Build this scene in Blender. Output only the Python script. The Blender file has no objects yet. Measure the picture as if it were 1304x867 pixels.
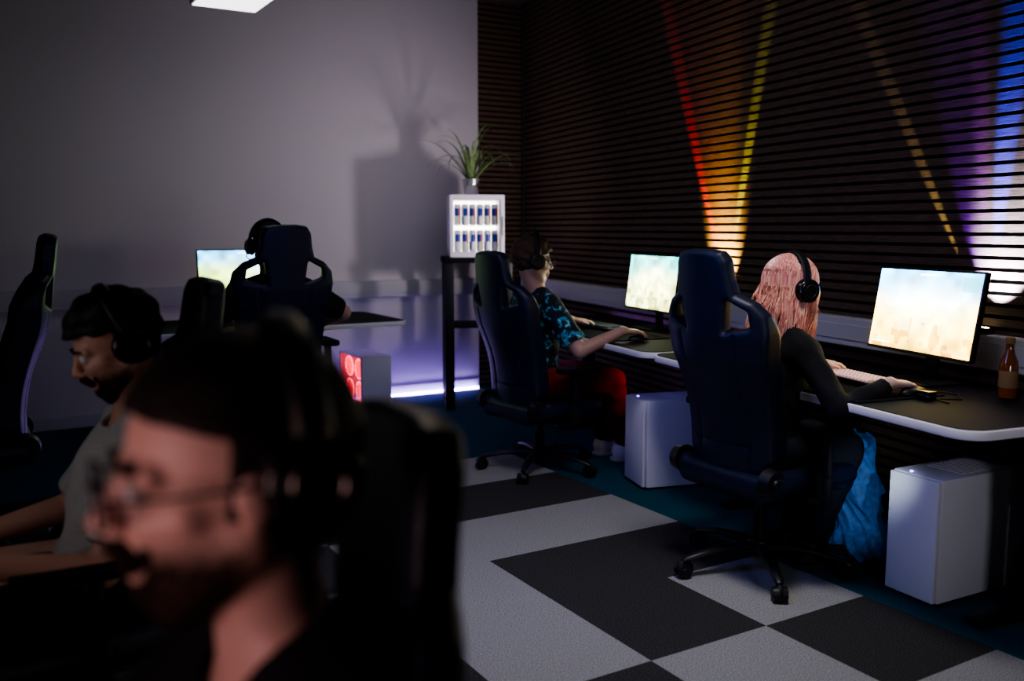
import bpy, bmesh, math, random
import numpy as np
from mathutils import Vector, Matrix, Euler
C = bpy.context.scene.collection
R = math.radians
random.seed(7); rng = np.random.RandomState(3)

# ------------------------------------------------------------------ materials
def mat(name, col, rough=.5, metal=0, bump=0, scale=60, var=0, es=0, ecol=None, coat=0, stretch=None, col2=None, alpha=1, spec=.5, detail=4, lo=.35, hi=.65):
    m = bpy.data.materials.new(name); m.use_nodes = True
    nt = m.node_tree; b = nt.nodes['Principled BSDF']
    b.inputs['Base Color'].default_value = (*col, 1); b.inputs['Roughness'].default_value = rough
    b.inputs['Metallic'].default_value = metal; b.inputs['Coat Weight'].default_value = coat
    b.inputs['Specular IOR Level'].default_value = spec
    if es:
        b.inputs['Emission Color'].default_value = (*(ecol or col), 1); b.inputs['Emission Strength'].default_value = es
    if bump or var or col2:
        tc = nt.nodes.new('ShaderNodeTexCoord'); mp = nt.nodes.new('ShaderNodeMapping')
        nt.links.new(tc.outputs['Object'], mp.inputs[0])
        if stretch: mp.inputs['Scale'].default_value = stretch
        n = nt.nodes.new('ShaderNodeTexNoise'); n.inputs['Scale'].default_value = scale; n.inputs['Detail'].default_value = detail
        nt.links.new(mp.outputs[0], n.inputs['Vector'])
        if var or col2:
            r = nt.nodes.new('ShaderNodeValToRGB'); r.color_ramp.elements[0].position = lo; r.color_ramp.elements[1].position = hi
            c1 = col2 if col2 else tuple(c*(1-var) for c in col); c2 = col if col2 else tuple(min(1, c*(1+var)) for c in col)
            r.color_ramp.elements[0].color = (*c1, 1); r.color_ramp.elements[1].color = (*c2, 1)
            nt.links.new(n.outputs['Fac'], r.inputs[0]); nt.links.new(r.outputs[0], b.inputs['Base Color'])
        if bump:
            bp = nt.nodes.new('ShaderNodeBump'); bp.inputs['Strength'].default_value = bump; bp.inputs['Distance'].default_value = .004
            nt.links.new(n.outputs['Fac'], bp.inputs['Height']); nt.links.new(bp.outputs[0], b.inputs['Normal'])
    return m
def glassy(name, col, fac=.12, rough=.05):
    m = bpy.data.materials.new(name); m.use_nodes = True; nt = m.node_tree; nt.nodes.clear()
    o = nt.nodes.new('ShaderNodeOutputMaterial'); mx = nt.nodes.new('ShaderNodeMixShader')
    t = nt.nodes.new('ShaderNodeBsdfTransparent'); g = nt.nodes.new('ShaderNodeBsdfGlossy')
    t.inputs[0].default_value = (*col, 1); g.inputs['Roughness'].default_value = rough; mx.inputs[0].default_value = fac
    nt.links.new(t.outputs[0], mx.inputs[1]); nt.links.new(g.outputs[0], mx.inputs[2]); nt.links.new(mx.outputs[0], o.inputs[0])
    return m
def attrmat(name, strength):
    m = bpy.data.materials.new(name); m.use_nodes = True; nt = m.node_tree; b = nt.nodes['Principled BSDF']
    a = nt.nodes.new('ShaderNodeAttribute'); a.attribute_name = 'Col'
    b.inputs['Base Color'].default_value = (.02, .02, .02, 1); b.inputs['Roughness'].default_value = .3
    nt.links.new(a.outputs['Color'], b.inputs['Emission Color']); b.inputs['Emission Strength'].default_value = strength
    return m
M = {}
M['wallwhite'] = mat('painted_wall', (.60, .575, .59), .85, bump=.15, scale=180)
M['walldark'] = mat('dark_wall', (.05, .05, .06), .9, bump=.1, scale=100)
M['ceiling'] = mat('ceiling_paint', (.16, .16, .18), .9, bump=.1, scale=90)
M['slat'] = mat('walnut_slat', (.11, .073, .050), .65, bump=.3, scale=14, var=.3, stretch=(1, 1, 22), spec=.15)
M['felt'] = mat('black_felt', (.004, .004, .005), .98, bump=.4, scale=400, spec=.1)
M['light_carpet'] = mat('light_carpet', (.40, .395, .385), .97, bump=.45, scale=230, col2=(.17, .17, .172), detail=6, lo=.38, hi=.62, spec=.1)
M['dark_carpet'] = mat('dark_carpet', (.070, .066, .066), .97, bump=.45, scale=230, col2=(.016, .016, .017), detail=6, lo=.38, hi=.64, spec=.1)
M['teal_carpet'] = mat('teal_carpet', (.012, .10, .14), .97, bump=.45, scale=230, col2=(.004, .04, .06), detail=6, lo=.38, hi=.64, spec=.1)
M['trunk'] = mat('white_trunking', (.5, .5, .53), .6, bump=.03, spec=.3)
M['leather'] = mat('black_leather_with_blue_light', (.006, .010, .030), .40, bump=.25, scale=420, var=.2, spec=.45)  # black leather, with the blue light on the chairs put into its colour
M['suede'] = mat('black_suede', (.006, .006, .008), .85, bump=.4, scale=500, spec=.2)
M['plastic'] = mat('black_plastic', (.008, .008, .011), .42, bump=.08, scale=300, spec=.4)
M['gloss'] = mat('gloss_black', (.01, .01, .012), .15, coat=.4, bump=.02)
M['metal'] = mat('brushed_steel', (.5, .48, .45), .3, 1, bump=.08, scale=200)
M['darkmetal'] = mat('black_metal', (.012, .012, .016), .45, .4, bump=.05)
M['white'] = mat('white_steel', (.84, .82, .88), .7, bump=.03, scale=200, spec=.2)
M['whiteplastic'] = mat('white_plastic', (.84, .82, .88), .65, bump=.02, spec=.2)
M['desktop'] = mat('black_desktop', (.008, .008, .011), .75, bump=.1, scale=300, spec=.12)
M['mat'] = mat('cloth_desk_mat', (.008, .008, .013), .95, bump=.5, scale=700, spec=.06)
M['skin'] = mat('skin', (.50, .29, .22), .5, bump=.12, scale=220, var=.08)
M['skinpale'] = mat('pale_skin', (.60, .39, .34), .5, bump=.12, scale=220, var=.06)
M['eyewhite'] = mat('eye_white', (.6, .58, .56), .2, bump=.01)
M['iris'] = mat('eye_iris', (.05, .03, .02), .15, bump=.01)
M['hairdark'] = mat('dark_hair', (.012, .009, .008), .6, bump=.6, scale=90, var=.6, stretch=(1, 4, 1), spec=.3)
M['hairbrown'] = mat('brown_hair', (.065, .036, .020), .6, bump=.6, scale=90, var=.6, stretch=(1, 4, 1), spec=.3)
M['hairpink'] = mat('pink_hair', (.96, .56, .44), .34, bump=.04, scale=46, stretch=(5, 5, .12), col2=(.62, .17, .19), detail=2, spec=.6, lo=.38, hi=.60)
M['blackcloth'] = mat('black_cotton', (.009, .009, .012), .85, bump=.5, scale=160, spec=.2)
M['greycloth'] = mat('grey_cotton', (.38, .39, .40), .9, bump=.5, scale=160, var=.1)
M['bluecloth'] = mat('blue_bag_cloth', (.035, .16, .46), .6, bump=.25, scale=45, var=.3)
M['redcloth'] = mat('red_trousers', (.16, .010, .010), .85, bump=.5, scale=200, var=.2, spec=.2)
M['darkjeans'] = mat('dark_denim', (.010, .012, .022), .9, bump=.5, scale=200, var=.2, spec=.2)
M['shoe'] = mat('white_shoe', (.75, .68, .68), .6, bump=.2)
M['sole'] = mat('shoe_sole', (.5, .48, .48), .7, bump=.2)
M['shoeblack'] = mat('black_shoe', (.02, .02, .02), .6, bump=.2)
M['soleblack'] = mat('black_sole', (.02, .02, .02), .7, bump=.2)
M['leaf'] = mat('spider_plant_leaf', (.14, .22, .07), .5, bump=.2, scale=40, var=.4)
M['pot'] = mat('metallic_pot', (.6, .6, .62), .25, .8, bump=.03)
M['soil'] = mat('soil', (.03, .02, .012), .95, bump=1, scale=200)
M['amber'] = mat('amber_glass', (.19, .05, .008), .12, coat=.5, bump=.02)
M['paper'] = mat('paper_label', (.26, .15, .06), .7, bump=.1)
M['can'] = mat('aluminium_can', (.78, .77, .76), .35, .25, bump=.02)
M['canblue'] = mat('blue_can_panel', (.02, .06, .34), .35, .2, bump=.02)
M['canred'] = mat('red_can_mark', (.7, .05, .03), .4, bump=.02)
M['canyellow'] = mat('yellow_can_mark', (.8, .6, .05), .4, bump=.02)
M['fridgelight'] = mat('fridge_backlight', (.9, .95, 1), .5, es=6, ecol=(1, .94, .68), bump=.01)
M['panel'] = mat('lamp_diffuser', (.9, .9, .95), .5, es=2.6, ecol=(.97, .95, 1), bump=.01)
M['led'] = mat('led_white_violet', (.8, .8, 1), .5, es=26, ecol=(.50, .36, 1), bump=.01)
M['ledviolet'] = mat('led_violet', (.5, .3, 1), .5, es=7, ecol=(.36, .2, 1), bump=.01)
M['ledred'] = mat('led_red', (1, .1, .15), .5, es=9, ecol=(1, .12, .16), bump=.01)
M['fanblade'] = mat('glowing_red_blade', (.4, .03, .03), .5, es=4.5, ecol=(1, .04, .07), bump=.01)
M['lens'] = mat('lamp_lens', (1, .9, .6), .3, es=12, ecol=(1, .9, .55), bump=.01)
M['clear'] = glassy('clear_glass', (.96, .97, 1), .06)
M['tint'] = glassy('tinted_glass', (.7, .6, .62), .08)
M['keys'] = mat('keycaps', (.65, .45, .48), .5, bump=.05, es=.22, ecol=(1, .55, .68))
M['keysdark'] = mat('dark_keycaps', (.02, .02, .03), .5, bump=.05)
def floral():
    m = bpy.data.materials.new('floral_print'); m.use_nodes = True; nt = m.node_tree; b = nt.nodes['Principled BSDF']
    b.inputs['Roughness'].default_value = .85
    tc = nt.nodes.new('ShaderNodeTexCoord'); v = nt.nodes.new('ShaderNodeTexVoronoi'); v.inputs['Scale'].default_value = 13
    n = nt.nodes.new('ShaderNodeTexNoise'); n.inputs['Scale'].default_value = 22; n.inputs['Detail'].default_value = 3
    mixv = nt.nodes.new('ShaderNodeMixRGB'); mixv.inputs[0].default_value = .2
    nt.links.new(tc.outputs['Object'], n.inputs['Vector']); nt.links.new(tc.outputs['Object'], mixv.inputs[1]); nt.links.new(n.outputs['Color'], mixv.inputs[2])
    nt.links.new(mixv.outputs[0], v.inputs['Vector'])
    r = nt.nodes.new('ShaderNodeValToRGB'); r.color_ramp.interpolation = 'CONSTANT'
    e = r.color_ramp.elements; e[0].position = 0; e[0].color = (.4, .65, .6, 1); e[1].position = .2; e[1].color = (.03, .28, .42, 1)
    e2 = e.new(.38); e2.color = (.004, .008, .018, 1)
    nt.links.new(v.outputs['Distance'], r.inputs[0]); nt.links.new(r.outputs[0], b.inputs['Base Color'])
    return m
M['floral'] = floral()
def beardmat():
    # sparse hair: coverage thins out towards the cheek and the ear (object space of the head)
    m = mat('beard_hair', (.020, .012, .010), .85, bump=.9, scale=260, var=.6, spec=.1); nt = m.node_tree; b = nt.nodes['Principled BSDF']
    tc = nt.nodes.new('ShaderNodeTexCoord'); sx = nt.nodes.new('ShaderNodeSeparateXYZ'); nt.links.new(tc.outputs['Object'], sx.inputs[0])
    def mth(op, a, c):
        n = nt.nodes.new('ShaderNodeMath'); n.operation = op
        for i, v in enumerate((a, c)):
            if isinstance(v, (int, float)): n.inputs[i].default_value = v
            else: nt.links.new(v, n.inputs[i])
        return n.outputs[0]
    n = nt.nodes.new('ShaderNodeTexNoise'); n.inputs['Scale'].default_value = 420; n.inputs['Detail'].default_value = 2; nt.links.new(tc.outputs['Object'], n.inputs['Vector'])
    g1 = mth('MULTIPLY', mth('SUBTRACT', -.040, sx.outputs['Z']), 34.0)      # 0 at cheek, 1 lower
    g2 = mth('MULTIPLY', mth('SUBTRACT', sx.outputs['X'], -.012), 30.0)      # fades towards the ear
    g = mth('MINIMUM', mth('MINIMUM', g1, g2), 1.0)
    mo = mth('MULTIPLY', mth('SUBTRACT', sx.outputs['X'], .074), 400.0)      # moustache is dense
    g = mth('MAXIMUM', mth('MULTIPLY', g, .85), mth('MINIMUM', mo, 1.0))
    a = mth('ADD', mth('MULTIPLY', mth('SUBTRACT', n.outputs['Fac'], .5), 2.0), mth('MULTIPLY', g, 1.0)); c_ = nt.nodes.new('ShaderNodeClamp'); nt.links.new(a, c_.inputs[0])
    nt.links.new(c_.outputs[0], b.inputs['Alpha']); return m
M['beard'] = beardmat()

# ------------------------------------------------------------------ object helpers
def link_mesh(name, me, m, parent=None, smooth=False, mw=None):
    o = bpy.data.objects.new(name, me); C.objects.link(o)
    for x in (m if isinstance(m, (list, tuple)) else [m]): me.materials.append(x)
    if smooth: me.polygons.foreach_set('use_smooth', [True]*len(me.polygons))
    if parent: o.parent = parent
    if mw is not None:
        o.matrix_basis = mw
    return o
def obj(name, bm, m, parent=None, smooth=False, mw=None):
    bmesh.ops.recalc_face_normals(bm, faces=bm.faces)
    me = bpy.data.meshes.new(name); bm.to_mesh(me); bm.free()
    o = link_mesh(name, me, m, parent, smooth, mw)
    if smooth:
        try: me.set_sharp_from_angle(angle=R(38))
        except Exception: pass
    return o
def thing(name, label, cat, loc=(0, 0, 0), rz=0, group=None, mw=None):
    o = bpy.data.objects.new(name, None); C.objects.link(o); o.empty_display_size = .1
    if mw is not None: o.matrix_basis = mw
    else: o.location = loc; o.rotation_euler = (0, 0, rz)
    o['label'] = label; o['category'] = cat
    if group: o['group'] = group
    return o
def tag(o, label, cat, group=None):
    o['label'] = label; o['category'] = cat
    if group: o['group'] = group
    return o
def struct(o): o['kind'] = 'structure'; return o
def copy_tree(o, parent=None):
    c = o.copy(); C.objects.link(c); c.parent = parent
    for ch in list(o.children): copy_tree(ch, c)
    return c
def box(bm, c, s, bev=0, rot=None, seg=2):
    mt = Matrix.Translation(c) @ (rot.to_4x4() if rot else Matrix.Identity(4)) @ Matrix.Diagonal((*s, 1))
    g = bmesh.ops.create_cube(bm, size=1, matrix=mt)
    if bev:
        ed = list({e for v in g['verts'] for e in v.link_edges})
        bmesh.ops.bevel(bm, geom=ed, offset=bev, segments=seg, affect='EDGES', profile=.5)
def cyl(bm, a, b, ra, rb=None, seg=20, caps=True):
    a = Vector(a); b = Vector(b); d = b-a; rb = ra if rb is None else rb
    q = d.to_track_quat('Z', 'Y').to_matrix().to_4x4()
    bmesh.ops.create_cone(bm, cap_ends=caps, segments=seg, radius1=ra, radius2=rb, depth=d.length, matrix=Matrix.Translation((a+b)/2) @ q)
def tube(bm, pts, r, seg=8, flat=1.0, up=(0, 0, 1)):
    pts = [Vector(p) for p in pts]; rings = []
    for i, p in enumerate(pts):
        t = (pts[min(i+1, len(pts)-1)]-pts[max(i-1, 0)]).normalized()
        u = Vector(up)
        if abs(t.dot(u)) > .95: u = Vector((1, 0, 0)) if abs(t.x) < .9 else Vector((0, 1, 0))
        s = t.cross(u).normalized(); w = s.cross(t).normalized()
        rr = r[i] if isinstance(r, (list, tuple)) else r
        rings.append([bm.verts.new(p+s*math.cos(2*math.pi*k/seg)*rr+w*math.sin(2*math.pi*k/seg)*rr*flat) for k in range(seg)])
    for a, b in zip(rings, rings[1:]):
        for k in range(seg): bm.faces.new((a[k], a[(k+1) % seg], b[(k+1) % seg], b[k]))
    bm.faces.new(rings[0][::-1]); bm.faces.new(rings[-1])
def lathe(bm, prof, c=(0, 0, 0), seg=28):
    rings = [[bm.verts.new((c[0]+r*math.cos(2*math.pi*k/seg), c[1]+r*math.sin(2*math.pi*k/seg), c[2]+z)) for k in range(seg)] for r, z in prof]
    for a, b in zip(rings, rings[1:]):
        for k in range(seg): bm.faces.new((a[k], a[(k+1) % seg], b[(k+1) % seg], b[k]))
    bm.faces.new(rings[0][::-1]); bm.faces.new(rings[-1])
def torus(bm, c, axis, rad, r, seg=28, ms=10):
    q = Vector(axis).to_track_quat('Z', 'Y').to_matrix(); rings = []
    for k in range(seg):
        a = 2*math.pi*k/seg; d = Vector((math.cos(a), math.sin(a), 0))
        rings.append([bm.verts.new(Vector(c)+q@(d*(rad+r*math.cos(2*math.pi*j/ms))+Vector((0, 0, r*math.sin(2*math.pi*j/ms))))) for j in range(ms)])
    for i in range(seg):
        a, b = rings[i], rings[(i+1) % seg]
        for j in range(ms): bm.faces.new((a[j], b[j], b[(j+1) % ms], a[(j+1) % ms]))
def prism(bm, poly, z0, z1, bev=0):
    vs = [bm.verts.new((x, y, z0)) for x, y in poly]; f = bm.faces.new(vs)
    g = bmesh.ops.extrude_face_region(bm, geom=[f]); nv = [v for v in g['geom'] if isinstance(v, bmesh.types.BMVert)]
    for v in nv: v.co.z = z1
    if bev:
        ed = [e for e in bm.edges if abs(e.verts[0].co.z-e.verts[1].co.z) < 1e-6]
        bmesh.ops.bevel(bm, geom=ed, offset=bev, segments=2, affect='EDGES', profile=.5)
def rrect(x0, x1, y0, y1, r, n=6):
    P = []
    for cx, cy, a0 in ((x1-r, y1-r, 0), (x0+r, y1-r, 90), (x0+r, y0+r, 180), (x1-r, y0+r, 270)):
        for i in range(n+1):
            a = R(a0+90*i/n); P.append((cx+r*math.cos(a), cy+r*math.sin(a)))
    return P

# ------------------------------------------------------------------ smooth signed-distance modelling
class Field:
    def __init__(s, lo, hi, vox):
        s.lo = np.array(lo, float); s.v = vox; n = np.ceil((np.array(hi)-s.lo)/vox).astype(int)+1
        s.ax = [(s.lo[i]+np.arange(n[i])*vox).astype(np.float32) for i in range(3)]
        s.F = np.full(tuple(n), 1.0, np.float32)
    def xyz(s): return s.ax[0][:, None, None], s.ax[1][None, :, None], s.ax[2][None, None, :]
    def win(s, lo, hi):
        sl = []
        for i in range(3):
            a = max(0, int((lo[i]-s.lo[i])/s.v)); b = min(len(s.ax[i]), int((hi[i]-s.lo[i])/s.v)+2)
            if b <= a: return None
            sl.append(slice(a, b))
        return tuple(sl), s.ax[0][sl[0]][:, None, None], s.ax[1][sl[1]][None, :, None], s.ax[2][sl[2]][None, None, :]
    def comb(s, sl, d, k, sub=False):
        F = s.F[sl]
        if sub:
            d = -d; h = np.maximum(k-np.abs(F-d), 0)/k; s.F[sl] = np.maximum(F, d)+h*h*k/4
        else:
            h = np.maximum(k-np.abs(F-d), 0)/k; s.F[sl] = np.minimum(F, d)-h*h*k/4
    def cap(s, a, b, ra, rb, k=.01, sub=False, flat=False):
        a = np.array(a, float); b = np.array(b, float); m = max(ra, rb)+k+3*s.v
        w = s.win(np.minimum(a, b)-m, np.maximum(a, b)+m)
        if w is None: return
        sl, X, Y, Z = w; d = b-a; L = max(float(d@d), 1e-9)
        t = np.clip(((X-a[0])*d[0]+(Y-a[1])*d[1]+(Z-a[2])*d[2])/L, 0, 1)
        dd = np.sqrt((X-a[0]-t*d[0])**2+(Y-a[1]-t*d[1])**2+(Z-a[2]-t*d[2])**2)-(ra+(rb-ra)*t)
        if flat:
            u = d/math.sqrt(L); dd = np.maximum(dd, (X-b[0])*u[0]+(Y-b[1])*u[1]+(Z-b[2])*u[2])
        s.comb(sl, dd, k, sub)
    def ell(s, c, r, Rm=None, k=.01, sub=False):
        c = np.array(c, float); r = np.array(r, float); m = float(r.max())+k+3*s.v
        w = s.win(c-m, c+m)
        if w is None: return
        sl, X, Y, Z = w; X = X-c[0]; Y = Y-c[1]; Z = Z-c[2]
        if Rm is not None:
            Q = np.array(Rm); X, Y, Z = (Q[0, 0]*X+Q[1, 0]*Y+Q[2, 0]*Z, Q[0, 1]*X+Q[1, 1]*Y+Q[2, 1]*Z, Q[0, 2]*X+Q[1, 2]*Y+Q[2, 2]*Z)
        k0 = np.sqrt((X/r[0])**2+(Y/r[1])**2+(Z/r[2])**2); k1 = np.sqrt((X/r[0]**2)**2+(Y/r[1]**2)**2+(Z/r[2]**2)**2)+1e-6
        s.comb(sl, k0*(k0-1)/k1, k, sub)
    def plane(s, p, n):  # removes the side the normal points to
        X, Y, Z = s.xyz()
        s.F = np.maximum(s.F, ((X-p[0])*n[0]+(Y-p[1])*n[1]+(Z-p[2])*n[2]).astype(np.float32))
    def folds(s, amp, f, ph=0):
        X, Y, Z = s.xyz()
        s.F = s.F+amp*(np.sin(f*(X+.6*Z)+2.1*np.sin(f*.45*Y+ph)+ph)*.6+np.sin(f*1.7*(Z-.5*Y)+1.7*np.sin(f*.5*X+ph))*.4).astype(np.float32)
    def mesh(s, name):
        F = s.F.copy(); F[0] = F[-1] = 1; F[:, 0] = F[:, -1] = 1; F[:, :, 0] = F[:, :, -1] = 1
        I = F < 0; cs = [(i, j, k) for i in (0, 1) for j in (0, 1) for k in (0, 1)]
        nx, ny, nz = [n-1 for n in F.shape]
        cnt = sum(I[i:i+nx, j:j+ny, k:k+nz].astype(np.int8) for i, j, k in cs)
        act = (cnt > 0) & (cnt < 8); idx = np.full(act.shape, -1, np.int64); ci = np.argwhere(act); idx[act] = np.arange(len(ci))
        val = {c: F[ci[:, 0]+c[0], ci[:, 1]+c[1], ci[:, 2]+c[2]] for c in cs}
        sm = np.zeros((len(ci), 3)); n = np.zeros(len(ci))
        for a in cs:
            for ax in range(3):
                if a[ax] == 0:
                    b = list(a); b[ax] = 1; b = tuple(b); va, vb = val[a], val[b]; mk = (va < 0) != (vb < 0)
                    t = np.where(mk, va/np.where(mk, va-vb, 1), 0); p = np.tile(np.array(a, float), (len(ci), 1)); p[:, ax] += t
                    sm[mk] += p[mk]; n[mk] += 1
        V = (ci+sm/n[:, None])*s.v+s.lo
        Q = []
        for ax in range(3):
            o1, o2 = [(1, 2), (2, 0), (0, 1)][ax]
            A = np.moveaxis(I, (ax, o1, o2), (0, 1, 2)); D = np.moveaxis(idx, (ax, o1, o2), (0, 1, 2))
            cr = A[:-1, 1:-1, 1:-1] != A[1:, 1:-1, 1:-1]; e = np.argwhere(cr); i, j, k = e[:, 0], e[:, 1]+1, e[:, 2]+1
            q = np.stack([D[i, j-1, k-1], D[i, j, k-1], D[i, j, k], D[i, j-1, k]], 1)
            fl = ~A[i, j, k]; q[fl] = q[fl][:, ::-1]; Q.append(q)
        Q = np.concatenate(Q); me = bpy.data.meshes.new(name)
        me.vertices.add(len(V)); me.vertices.foreach_set('co', V.ravel().astype(np.float32))
        me.loops.add(len(Q)*4); me.loops.foreach_set('vertex_index', Q.ravel().astype(np.int32))
        me.polygons.add(len(Q)); me.polygons.foreach_set('loop_start', np.arange(0, len(Q)*4, 4, dtype=np.int32))
        try: me.polygons.foreach_set('loop_total', np.full(len(Q), 4, np.int32))
        except Exception: pass
        me.update(calc_edges=True); me.validate()
        return me
def fobj(name, F, m, parent=None, mw=None): return link_mesh(name, F.mesh(name), m, parent, True, mw)

# ------------------------------------------------------------------ layout
CAMH = 1.34
TH = R(9.2); W0 = Vector((3.45, 2.24)); T = Vector((math.sin(TH), math.cos(TH))); N = Vector((-math.cos(TH), math.sin(TH)))
def RW(s, d, z=0): p = W0+T*s+N*d; return (p.x, p.y, z)
CEIL = 3.2; YB = 6.8; XL = -3.4; YF = -2.2
cam = bpy.data.cameras.new('camera'); co = bpy.data.objects.new('camera', cam); C.objects.link(co)
cam.lens = 1180/1304*36; cam.sensor_width = 36; co.location = (0, 0, CAMH); co.rotation_euler = (R(90-6.9), 0, R(-31))
cam.clip_start = .02; cam.dof.use_dof = True; cam.dof.focus_distance = 3.75; cam.dof.aperture_fstop = 1.7
bpy.context.scene.camera = co
w = bpy.data.worlds.new('world'); bpy.context.scene.world = w; w.use_nodes = True
w.node_tree.nodes['Background'].inputs[0].default_value = (.05, .06, .1, 1); w.node_tree.nodes['Background'].inputs[1].default_value = .3

light = {(1, 4), (0, 4), (-1, 2), (0, 2), (1, 2), (-1, 1), (-1, 0), (1, 0), (0, -1), (1, -2), (-2, 1), (-2, 3), (-3, 0), (-3, 4), (-1, 4), (-4, 2), (-2, -1), (-3, -2), (0, -3), (-5, 1), (-4, -1), (-5, 3), (-6, 0), (-1, -3)}
bm = bmesh.new()
for i in range(-11, 7):
    for j in range(-9, 11):
        x, y = 1.79+.5*i, 2.135+.51*j
        vs = [bm.verts.new(p) for p in ((x, y, 0), (x+.5, y, 0), (x+.5, y+.51, 0), (x, y+.51, 0))]
        f = bm.faces.new(vs); f.material_index = 2 if (i >= 2 or j >= 5) else (0 if (i, j) in light else 1)
bmesh.ops.remove_doubles(bm, verts=bm.verts, dist=1e-4)
struct(obj('floor', bm, [M['light_carpet'], M['dark_carpet'], M['teal_carpet']]))
bm = bmesh.new(); box(bm, (.5, 2.3, CEIL+.05), (8.4, 9.6, .1)); struct(obj('ceiling', bm, M['ceiling']))
bm = bmesh.new(); box(bm, ((XL+3.76)/2, YB+.1, CEIL/2), (3.76-XL, .2, CEIL)); struct(obj('wall_back', bm, M['wallwhite']))
bm = bmesh.new(); box(bm, (XL-.05, (YB+YF)/2, CEIL/2), (.1, YB-YF, CEIL)); struct(obj('wall_left', bm, M['walldark']))
bm = bmesh.new(); box(bm, (0, YF-.05, CEIL/2), (7.5, .1, CEIL)); struct(obj('wall_front', bm, M['walldark']))
PER = .045; SH = .030
rotw = Matrix.Rotation(-TH, 3, 'Z')
S0, S1 = -4.5, 4.63
bm = bmesh.new(); c = RW((S0+S1)/2, -.062, CEIL/2); box(bm, c, (.08, S1-S0, CEIL), rot=rotw)
for f in bm.faces: f.material_index = 1
nf = len(bm.faces)
for k in range(int(CEIL/PER)):
    c = RW((S0+S1)/2, -.011, .02+PER*k+SH/2); box(bm, c, (.022, S1-S0, SH), rot=rotw)
bm.faces.ensure_lookup_table()
for f in bm.faces[nf:]: f.material_index = 0
struct(obj('wall_right', bm, [M['slat'], M['felt']]))
bm = bmesh.new(); box(bm, (3.99, YB+.12, CEIL/2), (.5, .1, CEIL))
for f in bm.faces: f.material_index = 1
for k in range(int(CEIL/PER)):
    box(bm, (3.985, YB+.059, .02+PER*k+SH/2), (.45, .022, SH))
bm.faces.ensure_lookup_table()
for f in bm.faces[6:]: f.material_index = 0
struct(obj('wall_corner', bm, [M['slat'], M['felt']]))
bm = bmesh.new(); box(bm, ((XL+3.74)/2, YB-.03, .87), (3.74-XL, .06, .13), .006); box(bm, ((XL+3.74)/2, YB-.063, .87), (3.74-XL, .006, .07), .002)
struct(obj('trim_1', bm, M['trunk']))
bm = bmesh.new(); box(bm, RW(-.1, .03, .87), (.06, 9.2, .13), .006, rot=rotw); box(bm, RW(-.1, .063, .87), (.006, 9.2, .07), .002, rot=rotw)
struct(obj('trim_2', bm, M['trunk']))
bm = bmesh.new(); box(bm, ((XL+3.74)/2, YB-.008, .04), (3.74-XL, .016, .08), .003); struct(obj('baseboard_back', bm, M['trunk']))

# ------------------------------------------------------------------ gaming chair
def polysdf(P, Y, Z):
    d = np.full(np.broadcast(Y, Z).shape, 9., np.float32); s = np.ones_like(d)
    n = len(P)
    for i in range(n):
        ax, ay = P[i]; bx, by = P[i-1]; ex, ey = bx-ax, by-ay; wx, wy = Y-ax, Z-ay
        t = np.clip((wx*ex+wy*ey)/(ex*ex+ey*ey+1e-12), 0, 1); d = np.minimum(d, (wx-ex*t)**2+(wy-ey*t)**2)
        c1 = Z >= ay; c2 = Z < by; c3 = ex*wy > ey*wx
        fl = (c1 & c2 & c3) | (~c1 & ~c2 & ~c3); s = np.where(fl, -s, s)
    return s*np.sqrt(d)
def backfield():
    F = Field((-.09, -.32, -.06), (.2, .32, .93), .0065)
    half = [(.18, -.01), (.22, .05), (.222, .2), (.236, .35), (.254, .47), (.266, .56), (.257, .62), (.212, .672), (.150, .705), (.136, .755), (.128, .83), (.105, .865), (.05, .875)]
    P = half+[(-y, z) for y, z in half[::-1]]
    H = [(.102, .572), (.196, .59), (.190, .64), (.118, .682)]
    X, Y, Z = F.xyz()
    d2 = polysdf(P, Y, Z); hole = polysdf(H, np.abs(Y), Z)-.006; d2 = np.maximum(d2, -hole)
    ss = np.clip((np.abs(Y)-.11)/.1, 0, 1); ss = ss*ss*(3-2*ss); lowr = np.clip((.62-Z)/.1, 0, 1)
    h = .03+.018*ss*lowr; xc = 1.0*Y*Y+.03*np.sin(np.pi*np.clip(Z/.45, 0, 1))+.012*ss*lowr+.03*np.clip((Z-.55)/.3, 0, 1)
    seam = .006*np.exp(-((np.abs(Y)-.125-.05*np.clip(Z-.3, 0, .3))/.009)**2)*(Z < .56)+.005*np.exp(-((Z-.10)/.009)**2)*(np.abs(Y) < .15)
    r = .018; a = d2+r; b = np.abs(X-xc)-h+r+seam
    F.F = (np.sqrt(np.maximum(a, 0)**2+np.maximum(b, 0)**2)-r+np.minimum(np.maximum(a, b), 0)).astype(np.float32)
    return F
BR = Matrix.Translation((-.20, 0, .47)) @ Matrix.Rotation(R(-13), 4, 'Y')
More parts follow.
